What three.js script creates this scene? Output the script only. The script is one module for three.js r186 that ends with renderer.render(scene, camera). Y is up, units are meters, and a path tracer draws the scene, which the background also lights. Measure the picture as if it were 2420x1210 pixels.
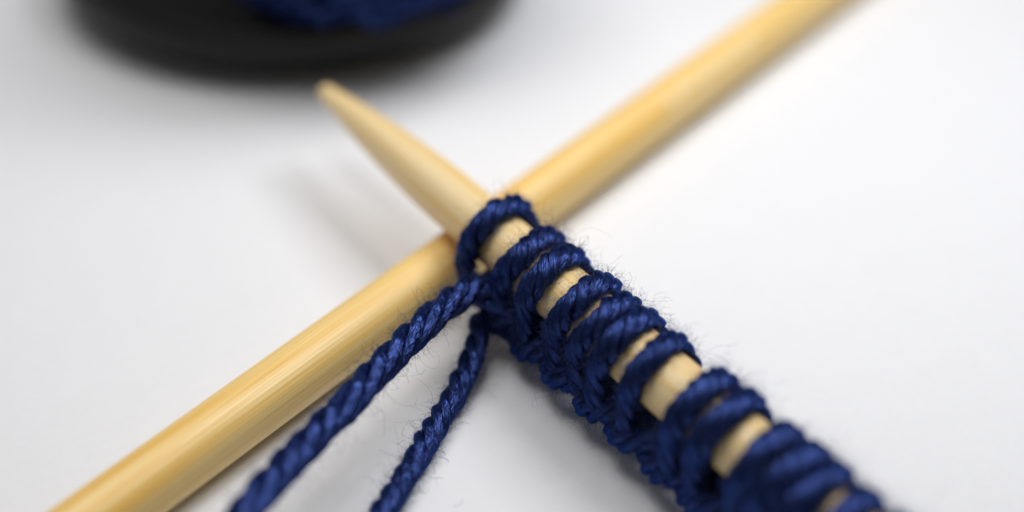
import * as THREE from 'three';
import { mergeGeometries } from 'three/addons/utils/BufferGeometryUtils.js';
import { RectAreaLightUniformsLib } from 'three/addons/lights/RectAreaLightUniformsLib.js';

// ---------------------------------------------------------------- camera, light, exposure
const MM = 0.001;                                   // everything below is authored in millimetres
const scene = new THREE.Scene();
const camera = new THREE.PerspectiveCamera(15, 2, 0.01, 20);
camera.position.set(0, 155.1 * MM, 237.9 * MM);
camera.lookAt(0, 0, 0);
camera.focus = 0.2475;
camera.userData.fStop = 5.6;
camera.updateMatrixWorld(true);

const renderer = new THREE.WebGLRenderer({ antialias: true });
renderer.toneMapping = THREE.LinearToneMapping;
renderer.toneMappingExposure = 1.08;
renderer.shadowMap.enabled = true;

RectAreaLightUniformsLib.init();
scene.background = new THREE.Color().setRGB(0.14, 0.141, 0.146);      // the pale room around the table
function softLamp(color, intensity, w, h, pos) {
  const l = new THREE.RectAreaLight(color, intensity, w, h);
  l.position.set(...pos); l.lookAt(0, 0, 0); scene.add(l);
  return l;
}
softLamp(0xfffcfa, 4.3, 0.14, 0.14, [-0.05, 0.24, -0.02]);          // soft lamp close above the needles
softLamp(0xfdfdff, 7.2, 0.14, 0.14, [0.105, 0.24, -0.08]);          // second lamp beside it, right and behind

// ---------------------------------------------------------------- helpers
let seed = 7;
const rnd = () => { seed = (seed + 0x6d2b79f5) | 0; let t = Math.imul(seed ^ (seed >>> 15), 1 | seed); t = (t + Math.imul(t ^ (t >>> 7), 61 | t)) ^ t; return ((t ^ (t >>> 14)) >>> 0) / 4294967296; };
const rr = (a, b) => a + (b - a) * rnd();
const V = (x, y, z) => new THREE.Vector3(x, y, z);

// tileable value noise, nx x ny cells over the unit square
function noiseGrid(nx, ny) { const g = new Float32Array(nx * ny); for (let i = 0; i < g.length; i++) g[i] = rnd(); return { nx, ny, g }; }
function sampleNoise({ nx, ny, g }, u, v) {
  let x = u * nx, y = v * ny; const xi = Math.floor(x), yi = Math.floor(y); let fx = x - xi, fy = y - yi;
  fx = fx * fx * (3 - 2 * fx); fy = fy * fy * (3 - 2 * fy);
  const X0 = ((xi % nx) + nx) % nx, X1 = (X0 + 1) % nx, Y0 = ((yi % ny) + ny) % ny, Y1 = (Y0 + 1) % ny;
  const a = g[Y0 * nx + X0], b = g[Y0 * nx + X1], c = g[Y1 * nx + X0], d = g[Y1 * nx + X1];
  return a + (b - a) * fx + (c - a) * fy + (a - b - c + d) * fx * fy;
}
function dataTexture(w, h, fn, srgb) {
  const d = new Uint8Array(w * h * 4);
  for (let j = 0; j < h; j++) for (let i = 0; i < w; i++) {
    const c = fn((i + 0.5) / w, (j + 0.5) / h), k = (j * w + i) * 4;
    for (let q = 0; q < 3; q++) d[k + q] = Math.max(0, Math.min(255, Math.round(255 * (Array.isArray(c) ? c[q] : c))));
    d[k + 3] = 255;
  }
  const t = new THREE.DataTexture(d, w, h, THREE.RGBAFormat);
  t.wrapS = t.wrapT = THREE.RepeatWrapping; t.magFilter = THREE.LinearFilter; t.minFilter = THREE.LinearMipmapLinearFilter; t.generateMipmaps = true;
  if (srgb) t.colorSpace = THREE.SRGBColorSpace;
  t.needsUpdate = true;
  return t;
}
const taken = new Map();
const numbered = (n) => { const k = taken.get(n) || 0; taken.set(n, k + 1); return k ? `${n}_${String(k).padStart(3, '0')}` : n; };
function thing(name, label, category, group) {
  const o = new THREE.Group(); o.name = numbered(name); o.userData = { label, category }; if (group) o.userData.group = group; scene.add(o); return o;
}
function mesh(name, geo, mat, parent) { const m = new THREE.Mesh(geo, mat); m.name = name; m.castShadow = m.receiveShadow = true; parent.add(m); return m; }

// a tube given as rings of points; uv = (length, turn) in the units handed over
function ringsGeometry(rings, normals, us, vShear, closeEnds = true) {
  const n = rings.length, m = rings[0].length, pos = [], nor = [], uv = [], idx = [];
  for (let i = 0; i < n; i++) for (let j = 0; j <= m; j++) {
    const p = rings[i][j % m], q = normals[i][j % m];
    pos.push(p.x * MM, p.y * MM, p.z * MM); nor.push(q.x, q.y, q.z); uv.push(us[i], j / m + vShear * us[i]);
  }
  const w = m + 1;
  for (let i = 0; i < n - 1; i++) for (let j = 0; j < m; j++) { const a = i * w + j, b = a + 1, c = a + w, d = c + 1; idx.push(a, b, c, b, d, c); }
  if (closeEnds) for (const e of [0, n - 1]) {
    const c = V(0, 0, 0); rings[e].forEach((p) => c.add(p)); c.multiplyScalar(1 / m);
    const k = pos.length / 3; pos.push(c.x * MM, c.y * MM, c.z * MM);
    const q = V(0, 0, 0).subVectors(rings[e][0], c).cross(V(0, 0, 0).subVectors(rings[e][1], c)).normalize(); if (!e) q.negate(); nor.push(q.x, q.y, q.z); uv.push(us[e], 0.5);
    for (let j = 0; j < m; j++) e ? idx.push(k, e * w + j + 1, e * w + j) : idx.push(k, j, j + 1);
  }
  const g = new THREE.BufferGeometry();
  g.setAttribute('position', new THREE.Float32BufferAttribute(pos, 3)); g.setAttribute('normal', new THREE.Float32BufferAttribute(nor, 3));
  g.setAttribute('uv', new THREE.Float32BufferAttribute(uv, 2)); g.setIndex(idx);
  return g;
}

// ---------------------------------------------------------------- materials
const tn1 = noiseGrid(180, 180), tn2 = noiseGrid(9, 9), tn3 = noiseGrid(40, 40);
const tableMap = dataTexture(512, 512, (u, v) => { const n = 0.985 + 0.008 * sampleNoise(tn1, u, v) + 0.004 * sampleNoise(tn3, u, v) + 0.003 * sampleNoise(tn2, u, v); return [n * 0.995, n * 0.997, n]; }, true);
const tableMat = new THREE.MeshPhysicalMaterial({ color: new THREE.Color().setRGB(0.86, 0.865, 0.875), map: tableMap, roughness: 0.62, ior: 1.4 });

// bamboo: long fibres along the needle
const bn = [noiseGrid(5, 160), noiseGrid(9, 340), noiseGrid(3, 40), noiseGrid(4, 9), noiseGrid(22, 420), noiseGrid(2, 7)];
function bamboo(u, v) {
  const w = v + 0.004 * Math.sin(u * 6.283);
  const f1 = sampleNoise(bn[0], u, w), f2 = sampleNoise(bn[1], u + 0.3, w), f3 = sampleNoise(bn[2], u, w), f4 = sampleNoise(bn[3], u, w), f5 = sampleNoise(bn[4], u, w);
  return { f1, f2, f3, f4, f5 };
}
const bambooMap = dataTexture(1024, 1024, (u, v) => {
  const { f1, f2, f3, f4, f5 } = bamboo(u, v);
  const deep = Math.min(1, Math.max(0, 0.08 + 0.5 * (f1 - 0.3) + 0.62 * (f2 - 0.45) + 0.5 * (f3 - 0.45) + 0.42 * (sampleNoise(bn[5], u, v) - 0.5)));         // amber fibre bundles
  const spark = f5 > 0.78 && f1 > 0.55 ? 0.6 * (f5 - 0.78) / 0.22 : 0;                                              // short dark flecks
  const mix = (a, b, t) => a + (b - a) * t, t = Math.min(1, deep + spark);
  const tone = 0.97 + 0.06 * f4;
  return [mix(0.975, 0.92, t) * tone, mix(0.89, 0.72, t) * tone, mix(0.70, 0.32, t) * tone];
}, true);
const bambooBump = dataTexture(512, 1024, (u, v) => { const { f1, f2, f5 } = bamboo(u, v); return 0.35 * f1 + 0.45 * f2 + 0.2 * f5; });
const bambooRough = dataTexture(512, 512, (u, v) => { const { f1, f2 } = bamboo(u, v); const r = 0.30 + 0.22 * f1 + 0.16 * f2; return [0, r, 0]; });
function bambooMaterial(tint) {
  return new THREE.MeshPhysicalMaterial({ color: new THREE.Color().setRGB(...tint), map: bambooMap, bumpMap: bambooBump, bumpScale: 0.00003, roughnessMap: bambooRough, roughness: 1, clearcoat: 0.18, clearcoatRoughness: 0.3 });
}
const bambooPale = bambooMaterial([0.97, 0.94, 0.90]), bambooGold = bambooMaterial([0.99, 0.91, 0.69]);
const markMat = new THREE.MeshStandardMaterial({ color: new THREE.Color().setRGB(0.92, 0.73, 0.43), roughness: 0.5 });

// yarn: fine fibres along each ply
const yn = [noiseGrid(4, 44), noiseGrid(7, 80), noiseGrid(3, 14), noiseGrid(2, 5)];
const fibre = (u, v) => 0.4 * sampleNoise(yn[0], u, v) + 0.4 * sampleNoise(yn[1], u, v) + 0.2 * sampleNoise(yn[2], u, v);
const dyeA = noiseGrid(3, 26), dyeB = noiseGrid(2, 7);                 // uneven dye, not tied to the relief
const yarnMap = dataTexture(256, 512, (u, v) => { const s = 0.84 + 0.12 * sampleNoise(dyeA, u, v) + 0.1 * sampleNoise(dyeB, u, v); return [s, s, s]; }, true);
const yarnBump = dataTexture(256, 512, (u, v) => fibre(u, v));
const yarnMat = new THREE.MeshPhysicalMaterial({ color: new THREE.Color().setRGB(0.029, 0.05, 0.175), map: yarnMap, bumpMap: yarnBump, bumpScale: 0.0002, roughness: 0.31, metalness: 0.93, specularColor: new THREE.Color().setRGB(0.3, 0.45, 1) });   // satin, the shine of dyed fibre takes its colour
const fuzzMat = new THREE.MeshStandardMaterial({ color: new THREE.Color().setRGB(0.03, 0.05, 0.19), roughness: 0.4 });
const dishMat = new THREE.MeshPhysicalMaterial({ color: new THREE.Color().setRGB(0.005, 0.005, 0.006), roughness: 0.5, specularIntensity: 0.55 });

// ---------------------------------------------------------------- table
{
  const g = new THREE.BoxGeometry(1.6, 0.02, 1.2), uv = g.attributes.uv, p = g.attributes.position;
  for (let i = 0; i < uv.count; i++) uv.setXY(i, p.getX(i) / 0.13, p.getZ(i) / 0.13);
  const t = mesh('tabletop', g, tableMat, scene); t.position.set(0, -0.01, -0.1);
  t.userData = { kind: 'structure', label: 'smooth white tabletop under the needles and the dish', category: 'table' };
}

// ---------------------------------------------------------------- needles
const A0 = V(-29.37, 12.3, -28.41), A1 = V(36.11, 13.1, 75.09);
const aD = V(0, 0, 0).subVectors(A1, A0).normalize();
const aU = V(0, 1, 0).addScaledVector(aD, -aD.y).normalize();
const aV = V(0, 0, 0).crossVectors(aD, aU).normalize();            // points to the front left of the needle
const RA = 4.0, RB = 4.2;
const onA = (s, u, v) => A0.clone().addScaledVector(aD, s).addScaledVector(aU, u).addScaledVector(aV, v);

// body of revolution about an axis; profile = [distance along, radius]
function turned(origin, d, profile, seg, uScale, spin = 0) {
  const u = V(0, 1, 0).addScaledVector(d, -d.y).normalize(), v = V(0, 0, 0).crossVectors(d, u);
  const rings = [], nors = [], us = [];
  profile.forEach(([s, r], i) => {
    const a = profile[Math.max(0, i - 1)], b = profile[Math.min(profile.length - 1, i + 1)], slope = (b[1] - a[1]) / Math.max(1e-6, b[0] - a[0]);
    const R = [], N = [];
    for (let j = 0; j < seg; j++) {
      const t = spin + (j / seg) * Math.PI * 2, o = u.clone().multiplyScalar(Math.cos(t)).addScaledVector(v, Math.sin(t));
      R.push(origin.clone().addScaledVector(d, s).addScaledVector(o, r)); N.push(o.clone().addScaledVector(d, -slope).normalize());
    }
    rings.push(R); nors.push(N); us.push(s * uScale);
  });
  return ringsGeometry(rings, nors, us, 0);
}
const pointProfile = (R) => {
  const P = [], rt = 1.35;
  for (let k = 0; k <= 8; k++) { const t = (k / 8) * Math.PI / 2; P.push([rt * 0.9 * (1 - Math.cos(t)) + 0.3, Math.max(0.05, rt * Math.sin(t))]); }
  for (let k = 1; k <= 30; k++) { const t = k / 30, s = 1.5 + t * 38.5; P.push([s, rt + (R - rt) * (1 - Math.pow(1 - t, 1.75))]); }
  return P;
};
{
  const n = thing('knitting_needle', 'pale bamboo knitting needle pointing at the dish, navy stitches cast on it', 'knitting needle');
  const prof = pointProfile(RA), shaft = [[40, RA]];
  for (let s = 50; s <= 230; s += 10) shaft.push([s, RA]);
  mesh('tapered_point', turned(A0, aD, prof, 48, 1 / 110, 0.4), bambooPale, n);
  mesh('shaft', turned(A0, aD, shaft, 48, 1 / 110, 0.4), bambooPale, n);
}
const B0 = V(-47.77, 4.22, 61.86), B1 = V(53.05, 4.3, -76.61), bD = V(0, 0, 0).subVectors(B1, B0).normalize();
{
  const n = thing('knitting_needle', 'golden bamboo knitting needle lying flat on the table beneath the other needle', 'knitting needle');
  const P = []; for (let s = -90; s <= 270; s += 10) P.push([s, RB]);
  mesh('shaft', turned(B0, bD, P, 56, 1 / 110, 2.1), bambooGold, n);
  // faint worn stamp on the far part of the shaft, too worn to read
  const u = V(0, 1, 0).addScaledVector(bD, -bD.y).normalize(), v = V(0, 0, 0).crossVectors(bD, u), bits = [];
  const patch = (s0, s1, a0, a1) => {
    const rings = [], nors = [], us = [];
    for (const s of [s0, (s0 + s1) / 2, s1]) { const R = [], N = []; for (let j = 0; j < 4; j++) { const t = a0 + (a1 - a0) * j / 3, o = u.clone().multiplyScalar(Math.cos(t)).addScaledVector(v, Math.sin(t)); R.push(B0.clone().addScaledVector(bD, s).addScaledVector(o, RB + 0.025)); N.push(o); } rings.push(R); nors.push(N); us.push(0); }
    const pos = [], nor = [], uv = [], idx = [];
    rings.forEach((R, i) => R.forEach((p, j) => { pos.push(p.x * MM, p.y * MM, p.z * MM); nor.push(nors[i][j].x, nors[i][j].y, nors[i][j].z); uv.push(i, j); }));
    for (let i = 0; i < 2; i++) for (let j = 0; j < 3; j++) { const a = i * 4 + j; idx.push(a, a + 1, a + 4, a + 1, a + 5, a + 4); }
    const g = new THREE.BufferGeometry(); g.setAttribute('position', new THREE.Float32BufferAttribute(pos, 3)); g.setAttribute('normal', new THREE.Float32BufferAttribute(nor, 3)); g.setAttribute('uv', new THREE.Float32BufferAttribute(uv, 2)); g.setIndex(idx); bits.push(g);
  };
  for (let k = 0; k < 8; k++) { const s = 119 + k * 3.7; patch(s, s + rr(0.9, 1.5), 0.42, 0.42 + rr(0.4, 0.65)); if (k % 2) patch(s + 1.6, s + 2.9, 0.45, 0.45 + rr(0.15, 0.35)); else patch(s + 1.6, s + 2.6, 0.8, 0.8 + rr(0.15, 0.3)); }
  mesh('worn_stamp', mergeGeometries(bits), markMat, n);
}

// ---------------------------------------------------------------- yarn
const ridge = noiseGrid(24, 13), ridge2 = noiseGrid(36, 22);   // bundles of fibre in a ply
const hairs = [];        // samples of yarn surface for the fuzz
// yarn along a centre line: four plies wound round one another (S twist), each a mesh of its own
function yarn(points, { r = 1.85, pitch = 10, phase = 0, plies = 4, parent, name = 'ply', step = 0.28, fuzz = 1, seg = 26, warp = null, loose = 0 }) {
  const curve = new THREE.CatmullRomCurve3(points, false, 'centripetal'), L = curve.getLength(), n = Math.max(12, Math.round(L / step));
  const C = curve.getSpacedPoints(n), fr = curve.computeFrenetFrames(n, false);
  const rp = r * 0.45, off = r * 0.585, wob = rr(0, 100), out = [];
  const turn = []; let acc = phase;
  for (let i = 0; i <= n; i++) { turn.push(acc); acc -= (2 * Math.PI / pitch) * (L / n) * (1 + 0.16 * Math.sin(i * (L / n) * 0.31 + wob)); }
  for (let k = 0; k < plies; k++) {
    const ct = [], pr = rp * rr(0.94, 1.08), ph = rr(0, 6.28), ph2 = rr(0, 6.28);
    for (let i = 0; i <= n; i++) {
      const l = i * L / n, a = turn[i] + k * 2 * Math.PI / plies + 0.14 * Math.sin(l * 0.55 + ph), o = off * (1 + (0.1 + loose) * Math.sin(l * 0.42 + ph2));
      ct.push(C[i].clone().addScaledVector(fr.normals[i], Math.cos(a) * o).addScaledVector(fr.binormals[i], Math.sin(a) * o));
    }
    const rings = [], us = [];
    for (let i = 0; i <= n; i++) {
      const l = i * L / n, t = V(0, 0, 0).subVectors(ct[Math.min(n, i + 1)], ct[Math.max(0, i - 1)]).normalize();
      const rad = V(0, 0, 0).subVectors(ct[i], C[i]).addScaledVector(t, -V(0, 0, 0).subVectors(ct[i], C[i]).dot(t)).normalize(), tan = V(0, 0, 0).crossVectors(t, rad);
      const q = pr * (1 + 0.045 * Math.sin(l * 1.3 + ph) + 0.03 * Math.sin(l * 2.9 + ph2)), R = [];
      for (let j = 0; j < seg; j++) {
        const b = (j / seg) * Math.PI * 2, w1 = b / 6.28319 + l * 0.05 + ph, lump = 1 + 0.035 * Math.sin(3 * b + l * 1.1 + ph) + (seg > 12 ? 0.12 * (sampleNoise(ridge, l / 60 + ph2, w1) - 0.5) + 0.10 * (sampleNoise(ridge2, l / 40 + ph, w1 + l * 0.03) - 0.5) : 0);
        const w = ct[i].clone().addScaledVector(rad, Math.cos(b) * 0.98 * q * lump).addScaledVector(tan, Math.sin(b) * 1.0 * q * lump);
        R.push(warp ? warp(w) : w);
      }
      rings.push(R); us.push(l / 4 + wob);
      if (fuzz && i > 1 && i < n - 1) hairs.push([warp ? warp(ct[i].clone()) : ct[i], rad, t, pr, fuzz * (L / n)]);
    }
    const nors = rings.map((R, i) => R.map((p, j) => V(0, 0, 0).subVectors(R[(j + 1) % seg], R[(j + seg - 1) % seg]).cross(V(0, 0, 0).subVectors(rings[Math.min(n, i + 1)][j], rings[Math.max(0, i - 1)][j])).normalize()));
    out.push(mesh(name, ringsGeometry(rings, nors, us, -0.22), yarnMat, parent));
  }
  return out;
}

const knitting = thing('knitting', 'navy blue knitting cast on to the needle with two loose yarn ends', 'knitting');
const subGroup = (name) => { const g = new THREE.Group(); g.name = name; knitting.add(g); return g; };

// the stitches along the needle: distance from its point
const LOOPS = [53.0, 61.6, 67.0, 74.4, 79.6, 83.9, 90.1, 99.2, 104.2, 111.5, 115.9, 119.7, 124.9, 130.5, 136.8, 143];
// pulled tight, the yarn lies flattened on the needle
const hug = (amount, s0) => (p) => {
  const q = V(0, 0, 0).subVectors(p, A0), s = q.dot(aD), u = q.dot(aU), v = q.dot(aV), rho = Math.hypot(u, v), phi = Math.abs(Math.atan2(v, u)) * 180 / Math.PI;
  const t = Math.min(1, Math.max(0, (150 - phi) / 45)), k = 1 - (1 - amount) * t * t * (3 - 2 * t);
  const n = RA + (rho - RA) * k;
  return onA(s0 + (s - s0) * (1 + 0.08 * t), u * n / rho, v * n / rho);
};
LOOPS.forEach((s, k) => {
  const g = subGroup('stitch'), r = k === 0 ? 1.7 : rr(1.68, 1.92), R = RA + r * 0.9 + (k === 0 ? 0.3 : 0), P = [], lean = rr(0.7, 1.5), slip = rr(-0.2, 0.2);
  const ring = (deg, ds, extra = 0) => { const a = deg * Math.PI / 180; P.push(onA(s + ds * (deg > 42 ? lean : 1) + slip * Math.cos(a) + rr(-0.12, 0.12), Math.cos(a) * (R + extra), Math.sin(a) * (R + extra))); };
  // from the cast-on edge up the front, over the needle and down the back
  P.push(onA(s + 1.2, -8.6, 0.6), onA(s - 0.4, -8.4, 2.6), onA(s - 1.8, -6.9, 3.9));
  for (const [d, ds] of [[126, -2.1], [98, -1.2], [70, -0.5], [42, 0], [14, -0.25], [-14, -0.9], [-42, -1.8], [-70, -2.1], [-98, -1.4], [-125, 0]]) ring(d, ds, d > 110 ? 0.35 : 0);
  P.push(onA(s + 2.2, -7.4, -1.4), onA(s + 1.8, -8.6, 0.8), onA(s + 1.6, -9, 2.8));
  yarn(P, { r, pitch: rr(9.4, 11.4), phase: rr(0, 6.28), parent: g, warp: hug(k === 0 ? 0.74 : 0.58, s) });
});
// the cast-on edge: two strands twisted round one another below the stitches
for (let k = 0; k < 2; k++) {
  const g = subGroup('cast_on_strand'), P = [];
  for (let s = 50; s <= 150; s += 2.2) { const a = -(s - 53) / 15 * 2 * Math.PI + k * Math.PI + 0.6; P.push(onA(s, -8.2 + (s < 58 ? 1.4 * (58 - s) / 8 : 0) + 1.2 * Math.cos(a) + rr(-0.25, 0.25), 3.0 + 1.35 * Math.sin(a) + rr(-0.15, 0.15))); }
  yarn(P, { r: 1.85, pitch: 11, phase: rr(0, 6), parent: g, step: 0.34 });
}
{ // and a third drawn tight under the needle
  const g = subGroup('cast_on_strand'), P = [];
  for (let s = 51; s <= 150; s += 2.6) P.push(onA(s, -5.9 + rr(-0.25, 0.25), 1.3 + 0.9 * Math.sin(s * 1.1)));
  yarn(P, { r: 1.7, pitch: 9, phase: 2, parent: g, step: 0.34 });
}
// working yarn and tail leaving the first stitch
const working = subGroup('working_yarn');
yarn([onA(62, -7, 2.4), onA(58.3, -4.8, 4.4), V(-3.9, 9.2, 22.2), V(-7.5, 10.5, 26.3), V(-11.4, 11, 33.3), V(-16.4, 11, 42.3), V(-21, 11, 51.5), V(-24.6, 11.5, 59), V(-27.6, 12, 65.8), V(-29.9, 12.5, 71.9), V(-33.1, 12.6, 81.8), V(-38, 10.5, 97), V(-46, 5.5, 112), V(-58, 2.1, 126), V(-74, 2.1, 136), V(-92, 2.1, 140)], { r: 2.0, pitch: 20, phase: 1.1, parent: working, loose: 0 });
const tail = subGroup('yarn_tail');
yarn([onA(66, -8.5, 1), onA(62, -9, 2.6), V(-3.9, 4.5, 22.6), V(-4.7, 3.4, 26.2), V(-5.8, 2.6, 30.7), V(-7.4, 2.1, 35.8), V(-9.8, 1.9, 42.6), V(-12.4, 1.8, 50.2), V(-15.3, 1.8, 58.6), V(-18.7, 1.8, 68.1), V(-24, 1.8, 82), V(-33, 1.8, 100), V(-40, 1.8, 118)], { r: 1.62, pitch: 13.5, phase: 0.2, parent: tail });

// ---------------------------------------------------------------- fuzz of loose fibres
{
  const N = 42000;
  let total = 0; const cum = hairs.map((h) => (total += h[4]));
  const pick = () => { const x = rnd() * total; let a = 0, b = cum.length - 1; while (a < b) { const m = (a + b) >> 1; if (cum[m] < x) a = m + 1; else b = m; } return hairs[a]; };
  const pos = [], nor = [], idx = [];
  const strand = (pts, rad) => {
    const base = pos.length / 3;
    pts.forEach((p, i) => {
      const t = V(0, 0, 0).subVectors(pts[Math.min(pts.length - 1, i + 1)], pts[Math.max(0, i - 1)]).normalize();
      const a = V(0, 0, 0).crossVectors(t, Math.abs(t.y) < 0.9 ? V(0, 1, 0) : V(1, 0, 0)).normalize(), b = V(0, 0, 0).crossVectors(t, a);
      const q = rad * (i === pts.length - 1 ? 0.3 : 1);
      for (let j = 0; j < 3; j++) { const w = j * 2.0944, o = a.clone().multiplyScalar(Math.cos(w)).addScaledVector(b, Math.sin(w)); pos.push((p.x + o.x * q) * MM, (p.y + o.y * q) * MM, (p.z + o.z * q) * MM); nor.push(o.x, o.y, o.z); }
      if (i) for (let j = 0; j < 3; j++) { const c = base + (i - 1) * 3 + j, d = base + (i - 1) * 3 + (j + 1) % 3; idx.push(c, d, c + 3, d, d + 3, c + 3); }
    });
  };
  const curl = (p, dir, len, bend, n = 8) => {
    const pts = [p.clone()], ax = V(rr(-1, 1), rr(-1, 1), rr(-1, 1)).normalize(); let w = rr(-1, 1) * bend;
    for (let i = 0; i < n; i++) { w += rr(-0.5, 0.5) * bend; ax.add(V(rr(-.4, .4), rr(-.4, .4), rr(-.4, .4))).normalize(); dir.applyAxisAngle(ax, w); p = p.clone().addScaledVector(dir, len / n); if (p.y < 0.06) { p.y = 0.06; } pts.push(p); }
    return pts;
  };
  for (let i = 0; i < N; i++) {
    const [c, rad, t, pr] = pick(), tan = V(0, 0, 0).crossVectors(t, rad), a = rr(-1.3, 1.3);
    const o = rad.clone().multiplyScalar(Math.cos(a)).addScaledVector(tan, Math.sin(a));
    const long = rnd(), dir = o.clone().multiplyScalar(rr(0.25, 1)).addScaledVector(t, rr(-1.4, 1.4)).normalize();
    strand(curl(c.clone().addScaledVector(o, pr * 0.96), dir, long > 0.992 ? rr(4, 7) : long > 0.8 ? rr(2, 4) : rr(0.5, 1.7), long > 0.8 ? 0.55 : 0.5, long > 0.8 ? 12 : 5), long > 0.8 ? rr(0.010, 0.016) : rr(0.009, 0.015));
  }
  // a few long strays, and the looser tangle under the working yarn
  strand(curl(onA(51.5, 3.4, 3.2), V(-0.1, 1, -0.35).normalize(), 9, 0.22, 16), 0.012);
  strand(curl(onA(63, 4.6, -3.5), V(0.9, 0.5, -0.2).normalize(), 7, 0.3, 14), 0.011);
  for (let i = 0; i < 70; i++) { const t = rnd(), tail = i > 44; strand(curl(tail ? V(-9.8 - 5 * t, 2.4 + rr(-0.6, 1), 42.6 + 14 * t) : V(-12.2 - 9.5 * t, 9.6, 35.6 + 18 * t), V(rr(-0.4, 1), rr(-0.7, 0.1), rr(-0.2, 0.9)).multiplyScalar(tail ? -1 : 1).normalize(), rr(3, 7), 0.6, 14), rr(0.011, 0.016)); }
  const g = new THREE.BufferGeometry(); g.setAttribute('position', new THREE.Float32BufferAttribute(pos, 3)); g.setAttribute('normal', new THREE.Float32BufferAttribute(nor, 3)); g.setIndex(idx);
  const f = mesh('fuzz', g, fuzzMat, knitting); f.userData = { kind: 'stuff', label: 'loose navy fibres standing off the yarn' };
}

// ---------------------------------------------------------------- dish with the ball of yarn behind
const dishAt = V(-39, 0, -91);
{
  const d = thing('dish', 'shallow round black dish behind the needle point, holding a yarn ball', 'dish');
  d.position.copy(dishAt).multiplyScalar(MM);
  const prof = [[0, 1.5], [26, 1.5], [27, 0], [32, 0], [36.5, 1.2], [40.4, 3.6], [42.8, 7], [43.4, 9.5], [42.8, 11.5]], inner = [[41, 11.5], [41.2, 9.5], [39.6, 7], [36, 5], [29, 4.2], [0, 4]];
  const lathe = (P) => new THREE.LatheGeometry(P.map(([x, y]) => new THREE.Vector2(x * MM, y * MM)), 96);
  mesh('bowl', lathe(prof), dishMat, d); mesh('interior', lathe(inner), dishMat, d);
  const rim = []; for (let k = 0; k <= 8; k++) { const t = k / 8 * Math.PI; rim.push([41.9 + 0.9 * Math.cos(t), 11.5 + 0.9 * Math.sin(t)]); }
  mesh('rim', lathe(rim), dishMat, d);
}
{
  const b = thing('yarn_ball', 'large ball of navy yarn sitting in the black dish', 'yarn ball'), c = V(-26.5, 32.8, -72);
  const core = new THREE.SphereGeometry(26.8 * MM, 48, 32); core.translate(c.x * MM, c.y * MM, c.z * MM);
  mesh('core', core, yarnMat, b);
  for (let k = 0; k < 44; k++) {
    const ax = V(rr(-1, 1), rr(-1, 1), rr(-1, 1)).normalize(), e1 = V(0, 0, 0).crossVectors(ax, V(0.3, 0.7, 0.2)).normalize(), e2 = V(0, 0, 0).crossVectors(ax, e1), h = rr(-7, 7), P = [], RR = 27.2 + (k % 3) * 0.9, q = Math.sqrt(RR * RR - h * h);
    for (let i = 0; i < 22; i++) { const t = i / 21 * 6.0; P.push(c.clone().addScaledVector(ax, h).addScaledVector(e1, q * Math.cos(t)).addScaledVector(e2, q * Math.sin(t))); }
    const w = new THREE.Group(); w.name = 'winding'; b.add(w);
    yarn(P, { r: 1.9, pitch: 12, phase: rr(0, 6), plies: 3, parent: w, step: 1.6, fuzz: 0, seg: 7 });
  }
}

// ---------------------------------------------------------------- lint on the table
{
  const lint = (x, z, ang, len, label) => {
    const P = []; for (let i = 0; i <= 6; i++) { const t = i / 6 - 0.5; P.push(V((x + Math.cos(ang) * len * t + 0.4 * Math.sin(t * 5)) * MM, 0.05 * MM, (z + Math.sin(ang) * len * t + 0.5 * Math.cos(t * 4)) * MM)); }
    const m = mesh(numbered('lint_fibre'), new THREE.TubeGeometry(new THREE.CatmullRomCurve3(P), 20, 0.012 * MM, 5), fuzzMat, scene);
    m.userData = { label, category: 'lint', group: 'stray fibres on the table' };
  };
  lint(-6.6, 55.3, -1.2, 1.3, 'tiny dark fibre on the table right of the yarn tail');
  lint(-34.5, 52.8, 0.6, 1.0, 'tiny dark fibre between the golden needle and the working yarn');
}
renderer.render(scene, camera);
